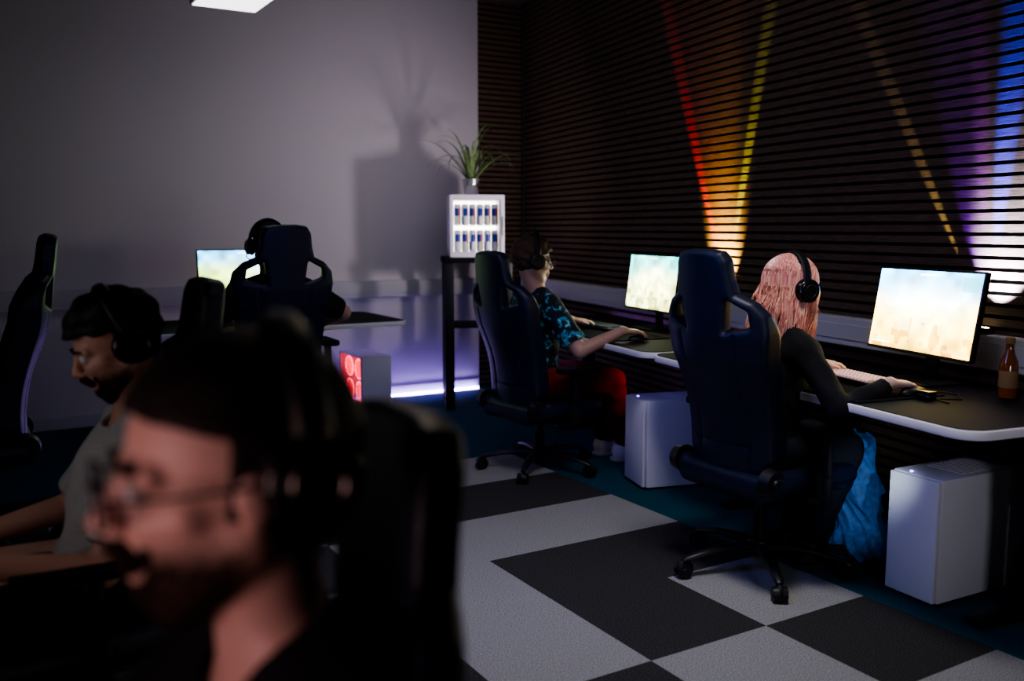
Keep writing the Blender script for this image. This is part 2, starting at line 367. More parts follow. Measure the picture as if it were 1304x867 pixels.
def make_chair():
    t = thing('gaming_chair', '', 'chair', (0, 0, 0))
    fobj('backrest', backfield(), M['leather'], t, BR.copy())
    F = Field((-.02, -.15, .05), (.16, .15, .60), .008)   # padded inner panel
    X, Y, Z = F.xyz()
    xc = .85*Y*Y+.03*np.sin(np.pi*np.clip(Z/.45, 0, 1))+.036
    q = polysdf(rrect(-.105, .105, .09, .54, .05), Y, Z); a = q+.012; b = np.abs(X-xc)-.014+.012
    F.F = (np.sqrt(np.maximum(a, 0)**2+np.maximum(b, 0)**2)-.012+np.minimum(np.maximum(a, b), 0)).astype(np.float32)
    fobj('backrest_panel', F, M['suede'], t, BR.copy())
    F = Field((-.3, -.33, .33), (.36, .33, .58), .009)
    X, Y, Z = F.xyz()
    r = .035; zc = .42-.35*np.maximum(X-.15, 0)**2*4
    qx = np.abs(X-.02)-.27+r; qy = np.abs(Y)-.235+r; qz = np.abs(Z-zc)-.052+r
    F.F = (np.sqrt(np.maximum(qx, 0)**2+np.maximum(qy, 0)**2+np.maximum(qz, 0)**2)-r+np.minimum(np.maximum(np.maximum(qx, qy), qz), 0)).astype(np.float32)
    for s in (-1, 1): F.cap((-.19, s*.235, .44), (.24, s*.225, .43), .05, .042, .03)
    fobj('seat', F, M['leather'], t)
    for s in (-1, 1):
        bm = bmesh.new(); cyl(bm, (-.21, s*.225, .455), (-.21, s*.27, .455), .058, .05, 28); cyl(bm, (-.21, s*.265, .455), (-.21, s*.28, .455), .025, .02, 20)
        obj('hinge_cover', bm, M['plastic'], t, True)
        bm = bmesh.new(); box(bm, (.0, s*.22, .372), (.09, .2, .02), .004); box(bm, (.0, s*.315, .42), (.07, .03, .12), .01)
        box(bm, (.0, s*.315, .56), (.05, .035, .2), .01)
        a = obj('armrest', bm, M['plastic'], t, True)
        bm = bmesh.new(); prism(bm, rrect(-.11, .17, s*.31-.05, s*.31+.05, .035), .66, .69, .008); obj('armrest_pad', bm, M['suede'], a, True)
    bm = bmesh.new(); box(bm, (-.02, 0, .352), (.24, .16, .045), .012); tube(bm, [(.0, -.08, .345), (.02, -.2, .34), (.03, -.25, .335)], .007); obj('tilt_mechanism', bm, M['darkmetal'], t, True)
    bm = bmesh.new(); cyl(bm, (0, 0, .1), (0, 0, .24), .03, .028, 24); cyl(bm, (0, 0, .22), (0, 0, .35), .018, .018, 20); obj('gas_lift', bm, M['darkmetal'], t, True)
    bm = bmesh.new(); lathe(bm, [(.03, .065), (.05, .07), (.055, .1), (.045, .13), (.03, .135)]); obj('base_hub', bm, M['plastic'], t, True)
    lm = cm = None
    for k in range(5):
        rot = Matrix.Rotation(R(72*k), 4, 'Z')
        if lm is None:
            bm = bmesh.new(); tube(bm, [(.03, 0, .102), (.12, 0, .108), (.22, 0, .1), (.33, 0, .078), (.345, 0, .07)], [.032, .03, .024, .02, .014], 10, .62)
            l = obj('base_leg', bm, M['plastic'], t, True); lm = l
            bm = bmesh.new()
            for s in (-1, 1):
                cyl(bm, (.345, s*.006, .031), (.345, s*.027, .031), .031, .029, 24); cyl(bm, (.345, s*.026, .031), (.345, s*.03, .031), .016, .014, 16)
            cyl(bm, (.325, 0, .045), (.325, 0, .08), .009, .009, 12); torus(bm, (.338, 0, .034), (0, 1, 0), .03, .009, 24, 8)
            c_ = obj('caster', bm, M['plastic'], t, True); cm = c_
        else:
            l = lm.copy(); C.objects.link(l); c_ = cm.copy(); C.objects.link(c_)
        l.matrix_basis = rot; c_.matrix_basis = rot
    return t
proto = make_chair()
CS = .955
specs = [
 (2.66, 2.53, R(1), R(21), -.005, 'black gaming chair in which the pink-haired person in black sits at the bottle desk'),
 (2.75, 4.28, R(6), R(6), -.05, 'black gaming chair of the person in the floral shirt beside the tall fridge table'),
 (1.41, 4.80, R(88), R(40), .09, 'black gaming chair seen straight from behind, in front of the white back wall'),
 (.00, 4.28, R(180), R(10), .05, 'empty black gaming chair in side view at the far left edge'),
 (.22, 2.47, R(180), R(-20), -.06, 'black gaming chair behind the bearded person in the grey shirt'),
 (.085, .94, R(180), R(30), -.135, 'blurred black gaming chair nearest the camera behind the person with glasses'),
]
chairs = [proto]+[copy_tree(proto) for _ in specs[1:]]
for o, (x, y, rz, la, dz, lab) in zip(chairs, specs):
    o.location = (x, y, 0); o.rotation_euler = (0, 0, rz); o.scale = (CS, CS, CS); o['label'] = lab; o['group'] = 'black gaming chairs'
    k = 0; k2 = 0
    for ch in o.children:
        b = ch.name.split('.')[0]
        if b == 'base_leg': ch.matrix_basis = Matrix.Rotation(la-rz+R(72*k), 4, 'Z'); k += 1
        elif b == 'caster': ch.matrix_basis = Matrix.Rotation(la-rz+R(72*k2), 4, 'Z'); k2 += 1
        elif b in ('base_hub', 'gas_lift'): pass
        else: ch.location.z += dz

# ------------------------------------------------------------------ people
def rdir(z, x=(1, 0, 0)):
    z = Vector(z).normalized(); y = z.cross(Vector(x)).normalized(); x = y.cross(z)
    return Matrix((x, y, z)).transposed()
def ik(S, Wp, l1, l2, pole):
    S = Vector(S); Wp = Vector(Wp); d = Wp-S; L = min(d.length, l1+l2-.004); u = d.normalized(); Wp = S+u*L
    a = (l1*l1-l2*l2+L*L)/(2*L); h = math.sqrt(max(l1*l1-a*a, 0)); p = Vector(pole); p = (p-u*p.dot(u)).normalized()
    return S+u*a+p*h, Wp
def hand(cap, wpt, f, n, side, sc=1, curl=(10, 24, 20)):
    f = Vector(f).normalized(); n = Vector(n); n = (n-f*n.dot(f)).normalized(); s = n.cross(f)*side
    w_ = Vector(wpt)
    offs = [.029, .010, -.010, -.028]; ln = [.068, .077, .071, .055]
    for o, l in zip(offs, ln):
        kn = w_+f*(.088-.012*abs(o-.01)/.03)*sc+s*o*sc
        cap(w_+s*o*.45*sc, kn, .0145*sc, .0115*sc, .012, 'hand')
        fd = (f+s*o*3.5).normalized(); p = kn; ang = 0; r = .0092*sc
        for fr, cu in zip((.45, .31, .24), curl):
            ang += R(cu); d = fd*math.cos(ang)-n*math.sin(ang); q = p+d*l*sc*fr/1.0
            cap(p, q, r, r*.9, .003, 'hand'); p = q; r *= .9
    a = w_+f*.022*sc+s*.018*sc; b = a+(f*.036+s*.03-n*.008)*sc; c_ = b+(f*.03+s*.008-n*.006)*sc
    cap(a, b, .015*sc, .0115*sc, .008, 'hand'); cap(b, c_, .0105*sc, .008*sc, .003, 'hand')
def eyes_etc(t, HM, browmat):
    for s in (-1, 1):
        bm = bmesh.new(); bmesh.ops.create_uvsphere(bm, u_segments=20, v_segments=14, radius=.0122, matrix=Matrix.Translation((.0795, s*.031, .002)) @ Matrix.Rotation(R(90), 4, 'Y'))
        for f in bm.faces:
            c_ = f.calc_center_median()-Vector((.0795, s*.031, .002)); f.material_index = 1 if c_.x > .0105 else 0
        obj('eye', bm, [M['eyewhite'], M['iris']], t, True, HM.copy())
        bm = bmesh.new(); tube(bm, [(.092, s*.013, .021), (.0925, s*.03, .027), (.082, s*.049, .022)], [.004, .005, .0025], 8, .8); obj('eyebrow', bm, browmat, t, True, HM.copy())
def person(label, loc, rz, P):
    t = thing('person', label, 'person', loc, rz)
    sc = P.get('sc', 1.0); seat = P['seat']; Hc = Vector(P['head']); hr = Euler((R(P.get('roll', 0)), R(P.get('pitch', 0)), R(P.get('yaw', 0))), 'XYZ').to_matrix()
    hs = P.get('hs', 1.0); HM = Matrix.Translation(Hc) @ hr.to_4x4() @ Matrix.Scale(hs, 4)
    prims = []
    def cap(a, b, ra, rb, k, tg, flat=False): prims.append(('c', Vector(a), Vector(b), ra, rb, k, tg, flat))
    def ell(c_, r, Q, k, tg): prims.append(('e', Vector(c_), r, Q, k, tg))
    hip = Vector((P.get('hx', -.09), 0, seat+.095)); NB = Hc+Vector((-.045+P.get('sh', 0), 0, -.185+P.get('shz', 0))); SC = NB+Vector((-.012, 0, -.05))
    ax = rdir(SC-hip)
    sw = .175*sc; g = P.get('girth', 1.0)
    ell(hip, (.125*g, .165*g, .115), None, .05, 'torso')
    ell(hip.lerp(SC, .36), (.108*g, .14*g, .15), ax, .05, 'torso')
    ell(hip.lerp(SC, .70), (.115*g, .158*sc*g, .16), ax, .05, 'torso')
    Ls, Rs = SC+Vector((.005, sw, -.01)), SC+Vector((.005, -sw, -.01))
    cap(Ls.lerp(Rs, .1), Rs.lerp(Ls, .1), .056, .056, .05, 'torso')
    for s in (Ls, Rs): cap(NB+Vector((0, 0, .01)), s+Vector((0, 0, .012)), .045, .042, .03, 'torso')
    cap(NB+Vector((0, 0, -.03)), Hc+hr@Vector((-.02, 0, -.06)), .056*sc, .053*sc, .02, 'neck')
    l1, l2 = .285*sc, .25*sc
    info = {}
    for side, S, wt, pole in ((1, Ls, P['lw'], P.get('lp', (-.5, .6, -.6))), (-1, Rs, P['rw'], P.get('rp', (-.5, -.6, -.6)))):
        E, Wp = ik(S, wt, l1, l2, pole); info[side] = (S, E, Wp)
        cap(S, E, .052*sc, .04*sc, .03, 'uarm'); cap(E, Wp, .041*sc, .027*sc, .012, 'farm')
        fd = Vector(P.get('hf', (1, 0, -.12))).normalized()
        fd = (fd*.65+(Wp-E).normalized()*.35); fd.z = min(fd.z, .0)-.06
        hand(lambda a, b, ra, rb, k, tg: cap(a, b, ra, rb, k, tg), Wp, fd, (0, 0, 1), -side, sc)
    for side, kn, an in ((1, P['lk'], P['la']), (-1, P['rk'], P['ra'])):
        h0 = hip+Vector((.02, side*.085, -.01)); kn = Vector(kn); an = Vector(an)
        cap(h0, kn, .088*g*sc, .06*sc, .04, 'leg'); cap(kn, an, .058*sc, .04*sc, .02, 'leg')
        cap(kn.lerp(an, .2)+Vector((-.015, 0, 0)), kn.lerp(an, .45)+Vector((-.018, 0, 0)), .05*sc, .045*sc, .03, 'leg')
        td = Vector((1, side*.15, 0)).normalized(); toe = an+td*.15; toe.z = .035
        cap(an+Vector((0, 0, -.01)), Vector((an.x-.03, an.y, .045)), .036, .036, .02, 'foot'); cap(Vector((an.x-.02, an.y, .045)), toe, .036, .026, .02, 'foot')
    def h(p): return HM @ Vector(p)
    hp = []
    hp += [('e', (-.014, 0, .03), (.098, .075, .088), .02), ('e', (.016, 0, -.03), (.072, .062, .084), .02)]
    for s in (-1, 1):
        hp += [('c', (-.005, s*.052, -.05), (.05, s*.02, -.1), .022, .02, .02), ('c', (.072, s*.03, -.025), (.045, s*.05, -.02), .017, .017, .012),
               ('c', (.08, s*.014, .019), (.07, s*.048, .017), .011, .009, .012), ('e', (-.008, s*.077, -.004), (.017, .009, .03), .006),
               ('c', (.1, s*.011, -.034), (.096, s*.012, -.033), .0075, .006, .006)]
    hp += [('c', (.056, 0, -.105), (.058, 0, -.092), .024, .022, .015), ('c', (.087, 0, .014), (.109, 0, -.026), .008, .0115, .01),
           ('c', (.086, -.017, -.060), (.086, .017, -.060), .0065, .0065, .005), ('c', (.092, -.007, -.058), (.092, .007, -.058), .006, .006, .005),
           ('c', (.086, -.014, -.071), (.086, .014, -.071), .0075, .0075, .005), ('c', (.074, 0, -.05), (.076, 0, -.08), .02, .016, .012)]
    vox = P.get('vox', .005)
    F = Field((-.42, -.62, -.02), (.85, .62, Hc.z+.16), vox)
    for q in prims:
        if q[0] == 'c': F.cap(q[1], q[2], q[3], q[4], q[5])
        else: F.ell(q[1], q[2], q[3], q[4])
    for q in hp:
        if q[0] == 'c': F.cap(h(q[1]), h(q[2]), q[3]*hs, q[4]*hs, q[5])
        else: F.ell(h(q[1]), [r*hs for r in q[2]], hr, q[3])
    for s in (-1, 1): F.ell(h((.097, s*.031, .002)), [.015*hs]*3, None, .008, True)
    F.cap(h((.099, -.017, -.0655)), h((.099, .017, -.0655)), .0035, .0035, .004, True)
    fobj('body', F, P['skin'], t)
    eyes_etc(t, HM, P['hairmat'])
    F = Field((-.45, -.6, .25), (.7, .6, Hc.z), .006)
    for q in prims:
        if q[0] == 'e' and q[5] == 'torso': F.ell(q[1], [r+.014 for r in q[2]], q[3], q[4])
        if q[0] == 'c' and q[6] == 'torso': F.cap(q[1], q[2], q[3]+.01, q[4]+.01, q[5])
    for s in (-1, 1):
        S, E, Wp = info[s]
        if P.get('long', True): F.cap(S, E, .062*sc, .048*sc, .03); F.cap(E, E.lerp(Wp, .93), .049*sc, .036*sc, .015, flat=True)
        else: F.cap(S, S.lerp(E, .82), .07*sc, .068*sc, .03, flat=True)
    F.folds(.0045, 42, P.get('ph', 0)); F.plane((0, 0, seat+.02), (0, 0, -1))
    F.cap(NB+Vector((.015, 0, -.005)), Hc, .066, .075, .008, True)
    fobj('shirt', F, P['shirt'], t)
    F = Field((-.35, -.45, .03), (.85, .45, seat+.3), .007)
    F.ell(hip, (.135*g, .175*g, .12), None, .04)
    for q in prims:
        if q[0] == 'c' and q[6] == 'leg': F.cap(q[1], q[2], q[3]+.014, q[4]+.016, q[5])
    F.folds(.005, 34, 1+P.get('ph', 0)); F.plane((0, 0, seat+.17), (0, 0, 1)); F.plane((0, 0, min(P['la'][2], P['ra'][2])-.015), (0, 0, -1))
    fobj('trousers', F, P['pants'], t)
    for side, an in ((1, P['la']), (-1, P['ra'])):
        an = Vector(an); td = Vector((1, side*.15, 0)).normalized(); toe = an+td*.165
        F = Field((an.x-.12, an.y-.12, -.01), (an.x+.25, an.y+.12, an.z+.08), .005)
        F.cap((an.x-.03, an.y, .055), (toe.x, toe.y, .04), .047, .036, .02); F.cap((an.x-.02, an.y, .06), (an.x, an.y, an.z), .045, .047, .02, flat=True)
        F.plane((0, 0, .012), (0, 0, -1)); s_ = fobj('shoe', F, P['shoe'], t)
        bm = bmesh.new(); a = math.atan2(td.y, td.x); prism(bm, rrect(-.085, .205, -.043, .043, .04), 0.001, .022, .004)
        obj('sole', bm, M['sole'] if P['shoe'] == M['shoe'] else M['soleblack'], s_, True, Matrix.Translation((an.x, an.y, 0)) @ Matrix.Rotation(a, 4, 'Z'))
    F = Field((-.19, -.16, -.36), (.15, .16, .17), .0035)
    th = P.get('hairth', .014)
    F.ell((-.016, 0, .032), (.099+th, .076+th*.8, .089+th), None, .01)
    if P['hair'] == 'long':
        F.plane((.052, 0, .07), (.86, 0, -.5)); F.plane((0, 0, -.06), (0, 0, -1))
    else:
        # level hairline over the forehead, sideburn in front of the ear, full back of the head
        X, Y, Z = F.xyz(); hl = P.get('hl', .066)
        d1 = .30*(X-.085)-.954*(Z-hl); d2 = X+.10*Z-.012
        F.F = np.maximum(F.F, (np.minimum(d1, d2)+0*Y).astype(np.float32)); F.plane((-.01, 0, -.045), (.55, 0, -.83)); F.plane((0, 0, -.075), (0, 0, -1)); F.folds(P.get('curl', .003), P.get('cf', 95), 1.3)
    ho = fobj('hair', F, P['hairmat'], t, HM.copy())
    if P['hair'] == 'long':
        bm = bmesh.new(); rr = random.Random(11)
        for i in range(1300):
            side = 1 if i % 2 else -1; lock = int(rr.uniform(0, 22)); lw_ = math.sin(lock*2.7)
            a = R(max(40, min(180, 42+lock*6.4+rr.uniform(-8, 8))))*side; ph0 = R(rr.uniform(2, 40)); L = .205+.055*math.sin(lock*1.9+side)+rr.uniform(-.045, .025)
            bul = .003*math.cos(lock*3.1); er = (.112+rr.uniform(0, .006)+bul, .088+rr.uniform(0, .006)+bul, .104+rr.uniform(0, .004)); pts = []
            for k in range(7):
                ph = ph0+(R(98)-ph0)*k/6; pts.append(Vector((-.016+er[0]*math.sin(ph)*math.cos(a), er[1]*math.sin(ph)*math.sin(a), .032+er[2]*math.cos(ph))))
            e = pts[-1]; wv = rr.uniform(-.5, .5)+lw_*.9; wv2 = rr.uniform(-.5, .5)+math.cos(lock*1.3)*.8; out = Vector((e.x+.016, e.y, 0)).normalized()
            for k in range(1, 9):
                s = k/8; pts.append(Vector((e.x, e.y, e.z-L*s))+out*(.016*math.sin(s*2.6)-.004*s*s)+Vector((wv*.030*s*s-.02*s, wv2*.026*s*s, 0))+out*.005*math.sin(s*7+lock*2))
            rad = [.0011+.0012*min(1, k/3) for k in range(len(pts))]; rad[-1] = .0004; rad[-2] = .0012
            tube(bm, pts, rad, 4)
        obj('hair_strands', bm, P['hairmat'], ho, True)
    if P.get('beard'):
        F = Field((-.05, -.09, -.16), (.13, .09, .0), .0028)
        F.ell((.016, 0, -.03), (.074, .0642, .087), None, .015)
        for s in (-1, 1): F.cap((-.005, s*.052, -.05), (.05, s*.02, -.102), .0245, .0235, .02)
        F.cap((.056, 0, -.109), (.06, 0, -.096), .028, .027, .015); F.cap((.074, 0, -.08), (.072, 0, -.088), .0185, .021, .01)
        F.plane((.02, 0, -.036), (.15, 0, .985)); F.plane((-.012, 0, 0), (-1, 0, 0)); F.ell((.1, 0, -.068), (.03, .024, .012), None, .004, True)
        for s in (-1, 1): F.cap((.0985, s*.002, -.0475), (.091, s*.028, -.062), .0115, .008, .004)
        fobj('beard', F, M['beard'], t, HM.copy())
    WM = Matrix.Translation(loc) @ Matrix.Rotation(rz, 4, 'Z') @ HM
    return t, WM
def headset(WM, label, accent=None, mic=True, k=1.0, back=0, top=.132, up=0):
    if k != 1.0: WM = WM @ Matrix.Scale(k, 4)
    if back or up: WM = WM @ Matrix.Translation((-back, 0, up))
    t = thing('headset', label, 'headset', mw=WM.copy(), group='headsets worn by the players')
    pts = [(-.012, .101*math.cos(a), .02+top*math.sin(a)) for a in [math.pi*i/24 for i in range(25)]]
    bm = bmesh.new(); tube(bm, pts, .0085, 8, 2.0, (1, 0, 0)); obj('headband', bm, M['plastic'], t, True)
    bm = bmesh.new(); tube(bm, [(p[0], p[1]*.93, p[2]-.009) for p in pts[6:19]], .008, 8, 2.2, (1, 0, 0)); obj('headband_padding', bm, M['suede'], t, True)
    for s in (-1, 1):
        bm = bmesh.new(); cyl(bm, (-.008, s*.096, -.005), (-.008, s*.122, -.005), .043, .034, 32); torus(bm, (-.008, s*.112, -.005), (0, 1, 0), .037, .005)
        tube(bm, [(-.012, s*.101, .045), (-.012, s*.112, .02), (-.01, s*.116, .0)], .007)
        c_ = obj('ear_cup', bm, M['gloss'], t, True)
        bm = bmesh.new(); torus(bm, (-.008, s*.092, -.005), (0, 1, 0), .032, .0125); obj('ear_cushion', bm, M['suede'], c_, True)
        bm = bmesh.new(); torus(bm, (-.008, s*.1225, -.005), (0, 1, 0), .022, .0016, 28, 6); obj('ear_cup_ring', bm, accent or M['plastic'], c_, True)
    if mic:
        bm = bmesh.new(); tube(bm, [(.01, .11, -.03), (.05, .108, -.055), (.085, .085, -.07), (.1, .06, -.073)], .003); tube(bm, [(.098, .063, -.073), (.106, .045, -.073)], .007)
        obj('microphone', bm, M['plastic'], t, True)
    return t
def glasses(WM, label, k=1.0):
    t = thing('eyeglasses', label, 'glasses', mw=WM.copy())
    bm = bmesh.new()
    for s in (-1, 1):
        pts = [(.112-.008*max(0, s*math.cos(a)), s*.034+.025*math.cos(a), -.002+.021*math.sin(a)) for a in [2*math.pi*i/24 for i in range(25)]]
        tube(bm, pts, .0019*k, 6)
    tube(bm, [(.112, -.010, .006), (.116, 0, .009), (.112, .010, .006)], .0018*k, 6)
    obj('frame', bm, M['darkmetal'], t, True)
    for s in (-1, 1):
        bm = bmesh.new(); tube(bm, [(.105, s*.058, .005), (.06, s*.078, .006), (-.01, s*.088, .006), (-.03, s*.086, -.01)], .0018*k, 6); obj('temple', bm, M['darkmetal'], t, True)
        bm = bmesh.new(); cyl(bm, (.1085, s*.034, -.002), (.1095, s*.034, -.002), .023, .023, 24); obj('lens', bm, M['clear'], t, True)
    return t
base = dict(seat=.46, lk=(.36, .12, .52), rk=(.36, -.12, .52), la=(.42, .12, .1), ra=(.42, -.12, .1), skin=M['skin'])
def PP(**k): d = dict(base); d.update(k); return d
_, wm = person('person with long pink hair and black top, hand on a mouse', RW(.15, .815), -TH, PP(seat=.41, sc=.9, hs=.94, girth=.95, head=(.07, -.035, 1.115), pitch=4, yaw=-4, hx=-.01, sh=-.01, shz=.015,
    rw=(.235, -.38, .79), lw=(.30, .10, .80), rp=(-.45, -.50, -.70), shirt=M['blackcloth'], pants=M['darkjeans'], shoe=M['shoeblack'], hair='long', hairmat=M['hairpink'], hairth=.010, skin=M['skinpale'],
    lk=(.31, .10, .48), rk=(.30, -.10, .48), la=(.24, .12, .1), ra=(.20, -.05, .1)))
headset(wm, 'black headset over long pink hair', mic=False, k=1.12, top=.110)
_, wm = person('person in dark floral short-sleeved shirt and red trousers', (2.76, 4.28, 0), -TH+R(2), PP(seat=.42, head=(-.045, .01, 1.165), pitch=6, yaw=-6, sh=.07, hx=-.04,
    rw=(.30, -.37, .80), lw=(.33, .28, .80), rp=(-.1, -.35, -.9), shirt=M['floral'], long=False, pants=M['redcloth'], shoe=M['shoe'], hair='short', hairmat=M['hairbrown'], hairth=.020, hl=.058, curl=.005, cf=75,
    la=(.50, .15, .1), ra=(.53, -.02, .1), rk=(.38, -.12, .49), lk=(.38, .12, .49)))
headset(wm, 'black headset on the brown-haired person in the floral shirt', mic=False); glasses(wm, 'thin dark glasses worn by the person in the floral shirt')
_, wm = person('person hidden behind a chair, headset and elbow showing, before the white wall', (1.41, 4.84, 0), R(90), PP(seat=.52, head=(-.04, .005, 1.25), pitch=2, hs=.95,
    rw=(.22, -.34, .80), lw=(.36, .24, .81), rp=(-.3, -1, -.2), shirt=M['blackcloth'], long=False, pants=M['darkjeans'], shoe=M['shoeblack'], hair='short', hairmat=M['hairdark'], hairth=.010, lk=(.36, .12, .56), rk=(.36, -.12, .56)))
headset(wm, 'black headset on the person behind the chair by the white wall', top=.122)
_, wm = person('bearded person in grey shirt in profile, seated at the left edge', (.20, 2.46, 0), R(180), PP(seat=.37, head=(-.13, 0, 1.055), pitch=23, yaw=0, girth=1.1,
    rw=(.2, -.2, .56), lw=(.20, .24, .62), lp=(-.3, .3, -.9), shirt=M['greycloth'], long=False, pants=M['darkjeans'], shoe=M['shoeblack'], hair='short', hairmat=M['hairdark'], hairth=.020, hl=.062, curl=.008, cf=64, beard=True, lk=(.37, .12, .49), rk=(.37, -.12, .49)))
headset(wm, 'black headset on the bearded person in the grey shirt', mic=False, top=.124, back=.015)
_, wm = person('blurred person in foreground with glasses, moustache and black shirt', (.096, .922, 0), R(180), PP(seat=.35, head=(-.12, 0.03, 1.106), pitch=3, yaw=-5, hs=1.07,
    rw=(.24, -.22, .70), lw=(.24, .24, .70), shirt=M['blackcloth'], long=True, pants=M['darkjeans'], shoe=M['shoeblack'], hair='short', hairmat=M['hairdark'], hairth=.011, hl=.070, curl=.0008, beard=True, girth=1.05, skin=M['skinpale'], lk=(.37, .12, .47), rk=(.37, -.12, .47)))
headset(wm, 'large blurred black headset on the foreground person', M['metal'], mic=False, back=.045, top=.100, up=.014); glasses(wm, 'glasses worn by the blurred foreground person', 1.1)

# ------------------------------------------------------------------ desks
def make_desk(L, D, label, loc, rz, inset=.22):
    t = thing('desk', label, 'desk', loc, rz, 'white-edged black desks')
    bm = bmesh.new(); prism(bm, rrect(-D/2, D/2, -L/2, L/2, .09, 10), .710, .739, .004); obj('tabletop', bm, M['white'], t, True)
    bm = bmesh.new(); prism(bm, rrect(-D/2+.012, D/2-.006, -L/2+.012, L/2-.012, .080, 10), .7385, .742); obj('tabletop_surface', bm, M['desktop'], t)
    for s in (-1, 1):
        y = s*(L/2-inset)
        bm = bmesh.new(); box(bm, (.15, y, .36), (.08, .055, .66), .006); box(bm, (.15, y, .55), (.09, .065, .3), .006); box(bm, (.14, y, .02), (D*.55, .07, .035), .01); box(bm, (.05, y, .698), (D*.65, .05, .022), .003)
        obj('leg', bm, M['darkmetal'], t, True)
    bm = bmesh.new(); box(bm, (.15, 0, .685), (.05, L-2*inset, .045), .004); obj('crossbar', bm, M['darkmetal'], t)
    return t
rz = -TH
make_desk(1.88, .74, 'black desk with white edge holding the amber bottle and bright monitor', RW(.16, .43), rz)
make_desk(1.90, .74, 'black desk with white edge between the tall table and the middle computer', RW(2.07, .43), rz)
make_desk(1.80, .80, 'black desk with white edge in front of the white back wall', (1.64, 5.92, 0), R(90), .52)
def deskmat(label, loc, rz, L=.9, D=.4):
    bm = bmesh.new(); prism(bm, rrect(-D/2, D/2, -L/2, L/2, .02), 0, .004); o = tag(obj('desk_mat', bm, M['mat']), label, 'desk mat', 'desk mats'); o.location = loc; o.rotation_euler = (0, 0, rz)
deskmat('large black cloth mat under the pink-lit keyboard', RW(.15, .58, .7425), rz); deskmat('large black cloth mat before the person in floral shirt', RW(2.02, .58, .7425), rz)
def keyboard(label, loc, rz, km):
    t = thing('keyboard', label, 'keyboard', loc, rz, 'keyboards')
    bm = bmesh.new(); box(bm, (0, 0, .009), (.140, .44, .018), .005); obj('keyboard_base', bm, M['plastic'], t, True)
    bm = bmesh.new()
    for r in range(6):
        y = -.21; k = 0
        while y < .2:
            wd = .0215
            if r == 0 and k == 5: wd = .12
            if y+wd > .212: break
            box(bm, (-.053+r*.0215, -(y+wd/2), .0215), (.0145, wd-.007, .010), .002, seg=1); y += wd; k += 1
    obj('keycaps', bm, km, t)
keyboard('keyboard with pink-lit keys on the mat before the pink-haired person', RW(.14, .46, .7467), rz-R(4), M['keys'])
keyboard('dark keyboard in front of the person in floral shirt', RW(2.2, .50, .7467), rz+R(3), M['keysdark'])
keyboard('dark keyboard on the desk before the white wall', (1.45, 5.80, .742), R(90), M['keysdark'])
def mouse(label, loc, rz):
    t = thing('computer_mouse', label, 'mouse', loc, rz, 'computer mice')
    F = Field((-.08, -.05, -.02), (.08, .05, .06), .003); F.ell((0, 0, .006), (.06, .032, .026), None, .01); F.plane((0, 0, .001), (0, 0, -1)); fobj('mouse_shell', F, M['plastic'], t)
    bm = bmesh.new(); cyl(bm, (.033, -.004, .027), (.033, .004, .027), .007, .007, 16); obj('scroll_wheel', bm, M['suede'], t, True)
def loc2(cx, cy, a, x, y, z): return (cx+x*math.cos(a)-y*math.sin(a), cy+x*math.sin(a)+y*math.cos(a), z)
wc = RW(.15, .815)
mouse('black mouse under the hand of the pink-haired person', loc2(wc[0], wc[1], rz, .325, -.40, .7467), rz)
mouse('black mouse under the hand of the person in floral shirt', loc2(2.76, 4.28, rz+R(2), .39, -.38, .7467), rz)

# ------------------------------------------------------------------ monitors
def screen_colors(kind, nx, ny):
    u, v = np.meshgrid((np.arange(nx)+.5)/nx, (np.arange(ny)+.5)/ny); r_ = np.random.RandomState(kind+4)
    def nz(f, q):
        g = r_.rand(14, 14); X = u*f % 12; Y = v*f*.6 % 12; i = X.astype(int); j = Y.astype(int); a = X-i; b = Y-j; a = a*a*(3-2*a); b = b*b*(3-2*b)
        return (g[j, i]*(1-a)+g[j, i+1]*a)*(1-b)+(g[j+1, i]*(1-a)+g[j+1, i+1]*a)*b
    n1 = nz(5, 0); n2 = nz(11.5, 1); n3 = nz(3, 2)
    sky = np.array([.10, .55, 1.0]) if kind != 2 else np.array([.10, .75, .70]); sand = np.array([1.0, .60, .06]) if kind == 1 else (np.array([.80, .9, .35]) if kind == 2 else np.array([.35, .65, .08]))
    hor = .66+.24*(n3-.5)+.1*(n1-.5); m = 1/(1+np.exp(-(v-hor)*18)); c_ = m[..., None]*sky+(1-m[..., None])*sand
    c_ = c_*(.34+.95*n2[..., None]*(.6+.8*n1[..., None]))
    c_ += ((.9 if kind == 1 else .5)*np.exp(-((u-.5)**2*1.3+(v-.52)**2*3)*5))[..., None]*np.array([1, .86, .42])
    ridge = .50+.10*np.sin(u*9+kind)+.04*np.sin(u*31); hills = (v < ridge) & (v > ridge-.12); c_[hills] = c_[hills]*.6+np.array([.3, .45, .35])*.4
    rocks = nz(17, 3) > .66; rk = rocks & (v < .36); c_[rk] *= np.array([.6, .5, .35])
    fig = (np.abs(u-.40) < .008) & (v > .16) & (v < .42); c_[fig] = c_[fig]*.4+np.array([.3, .15, .03])
    for (a, b, c2, d, col) in ((.03, .22, .05, .07, (1, 1, 1)), (.03, .17, .09, .105, (.2, .9, .3)), (.83, .97, .78, .95, (.05, .3, .3)), (.75, .97, .04, .08, (.9, .4, .1)), (.42, .58, .94, .96, (1, 1, 1))):
        k = (u > a) & (u < b) & (v > c2) & (v < d); c_[k] = c_[k]*.35+np.array(col)*.65
    return np.clip(c_, 0, 1.8)
SCR = {1: attrmat('screen_emission_sandy', 8.5), 2: attrmat('screen_emission_teal', 5.5), 3: attrmat('screen_emission_green', 5)}
